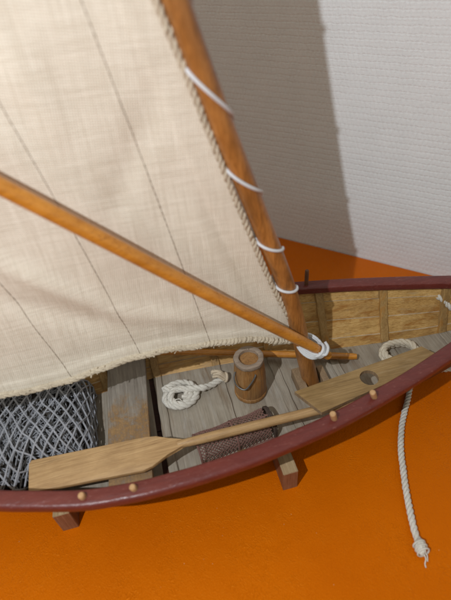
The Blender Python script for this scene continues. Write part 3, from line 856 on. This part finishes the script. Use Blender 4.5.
def make_net():
    o = thing('fishing_net', 'heaped grey knotted fishing net in the stern under the sail', 'fishing net', (-29, .8, .05))
    f = net_surface(-28.6, 1.5, 4.3, 5.5, 2.2, 2.3, 2.1, .40, 3.3)
    bm = bmesh.new(); diamonds(bm, f, -11.3, 11.3, -6.6, 7.0, 1.0, 1.65, .078, 7, .03)
    build('netting', bm, M['net'], o)
    f2 = net_surface(-28.7, 1.5, 4.0, 5.4, 2.1, 2.2, 2.0, .65, 9.7, .25)
    bm = bmesh.new(); diamonds(bm, f2, -10.9, 10.6, -6, 6.4, .9, 1.4, .062, 5, .12)
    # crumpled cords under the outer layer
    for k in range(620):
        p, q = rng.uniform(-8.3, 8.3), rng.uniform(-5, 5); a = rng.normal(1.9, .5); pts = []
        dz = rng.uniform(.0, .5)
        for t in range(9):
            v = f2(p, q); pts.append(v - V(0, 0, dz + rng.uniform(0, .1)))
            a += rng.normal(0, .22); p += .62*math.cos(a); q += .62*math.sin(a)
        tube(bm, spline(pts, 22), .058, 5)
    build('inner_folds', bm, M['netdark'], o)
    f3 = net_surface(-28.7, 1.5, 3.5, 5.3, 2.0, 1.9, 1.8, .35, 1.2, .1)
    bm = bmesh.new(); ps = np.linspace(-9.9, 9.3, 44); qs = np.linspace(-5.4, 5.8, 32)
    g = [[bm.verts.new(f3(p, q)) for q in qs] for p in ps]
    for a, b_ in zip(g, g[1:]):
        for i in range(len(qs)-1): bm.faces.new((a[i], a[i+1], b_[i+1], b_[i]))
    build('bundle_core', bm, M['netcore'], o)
make_net()

def make_creel():
    ax = V(6.75, .85, 0); Lc = np.linalg.norm(ax); ax /= Lc; side = V(-ax[1], ax[0], 0); base = V(-12.1, -4.1, .06)
    o = thing('creel', 'small half-round creel covered in fine brown netting beneath the oar', 'creel', base + ax*Lc/2)
    def surf(p, q):     # p along, q arc 0..1
        a = math.pi*(1-q); k = 1 + .03*math.sin(p*2.1) + .03*mnoise.noise(Vector((p*.9, q*4, 2)))
        sag = .10*math.sin(math.pi*p/Lc)
        return base + ax*p + side*(1.25*k*math.copysign(abs(math.cos(a))**.75, math.cos(a))) + V(0, 0, (1.75*k - sag)*max(0, math.sin(a))**.5)
    bm = bmesh.new(); diamonds(bm, lambda p, q: surf(p, q), 0, Lc, 0, 1.0, .36, .085, .046, 5, .004)
    build('netting', bm, M['creel'], o)
    bm = bmesh.new()
    for p in (0.0, Lc*.5):
        tube(bm, [surf(p, q)*1 for q in np.linspace(0, 1, 24)], .10, 8)
    for q in (0, .5, 1): tube(bm, [surf(p, q) - V(0, 0, .02) for p in np.linspace(0, Lc, 16)], .085, 7)
    build('frame', bm, M['creel'], o)
    bm = bmesh.new()
    for d, r in ((Lc, .13), (Lc+.16, .10)):
        tube(bm, [surf(Lc, q) + ax*(d-Lc) for q in np.linspace(0, 1, 30)], r, 8)
    tube(bm, [surf(Lc, 0) + ax*.05, surf(Lc, 1) + ax*.05], .13, 8)
    for q in (.25, .5, .75): tube(bm, spline([surf(Lc, q), base + ax*(Lc+.1) + V(0, 0, .9), surf(Lc, 0)*.5 + surf(Lc, 1)*.5], 12), .06, 6)
    build('end_ring', bm, M['creelend'], o)
    bm = bmesh.new()    # canvas bottom
    prism(bm, [tuple((base + side*1.25)[:2]), tuple((base - side*1.25)[:2]), tuple((base - side*1.25 + ax*Lc)[:2]), tuple((base + side*1.25 + ax*Lc)[:2])], .03, .14, .02)
    build('bottom', bm, M['floor'], o)
make_creel()

# ------------------------------------------------------------------ camera
def set_camera():
    p, r, y = math.radians(42), math.radians(-6), math.radians(10); f = 455.
    h = V(math.sin(y), math.cos(y), 0); right = V(math.cos(y), -math.sin(y), 0); up = V(0, 0, 1)
    fw = h*math.cos(p) - up*math.sin(p); u = up*math.cos(p) + h*math.sin(p)
    ix = right*math.cos(r) + u*math.sin(r); iy = -right*math.sin(r) + u*math.cos(r)
    cam = bpy.data.cameras.new('camera'); o = bpy.data.objects.new('camera', cam); COL.objects.link(o)
    m = Matrix(((ix[0], iy[0], -fw[0], -12.03), (ix[1], iy[1], -fw[1], -25.30), (ix[2], iy[2], -fw[2], 36.48), (0, 0, 0, 1)))
    o.matrix_world = m
    cam.sensor_fit = 'VERTICAL'; cam.sensor_height = 36; cam.lens = 36*f/600
    cam.clip_start = .5; cam.clip_end = 2000
    cam.dof.use_dof = True; cam.dof.focus_distance = 43; cam.dof.aperture_fstop = cam.lens*1e-3/(2*.26)
    sc.camera = o
set_camera()

# ------------------------------------------------------------------ light: one lamp up to the left of the camera, soft room light
w = bpy.data.worlds.new('World'); sc.world = w; w.use_nodes = True
bg = w.node_tree.nodes['Background']; bg.inputs[0].default_value = (1.0, 1.0, .87, 1); bg.inputs[1].default_value = .46
def lamp(name, typ, loc, target, energy, color, **k):
    l = bpy.data.lights.new(name, typ); l.energy = energy; l.color = color
    for a, b_ in k.items(): setattr(l, a, b_)
    o = bpy.data.objects.new(name, l); COL.objects.link(o); o.location = loc
    o.rotation_euler = (Vector(target) - Vector(loc)).to_track_quat('-Z', 'Y').to_euler(); return o
lamp('ceiling_spot', 'SPOT', (-34.7, -31.7, 58.5), (-4, 4, 8), 117000, (.92, .97, 1.03), spot_size=math.radians(150), spot_blend=.4, shadow_soft_size=.45)

sc.view_settings.view_transform = 'Standard'; sc.view_settings.look = 'None'; sc.view_settings.exposure = 0; sc.view_settings.gamma = 1
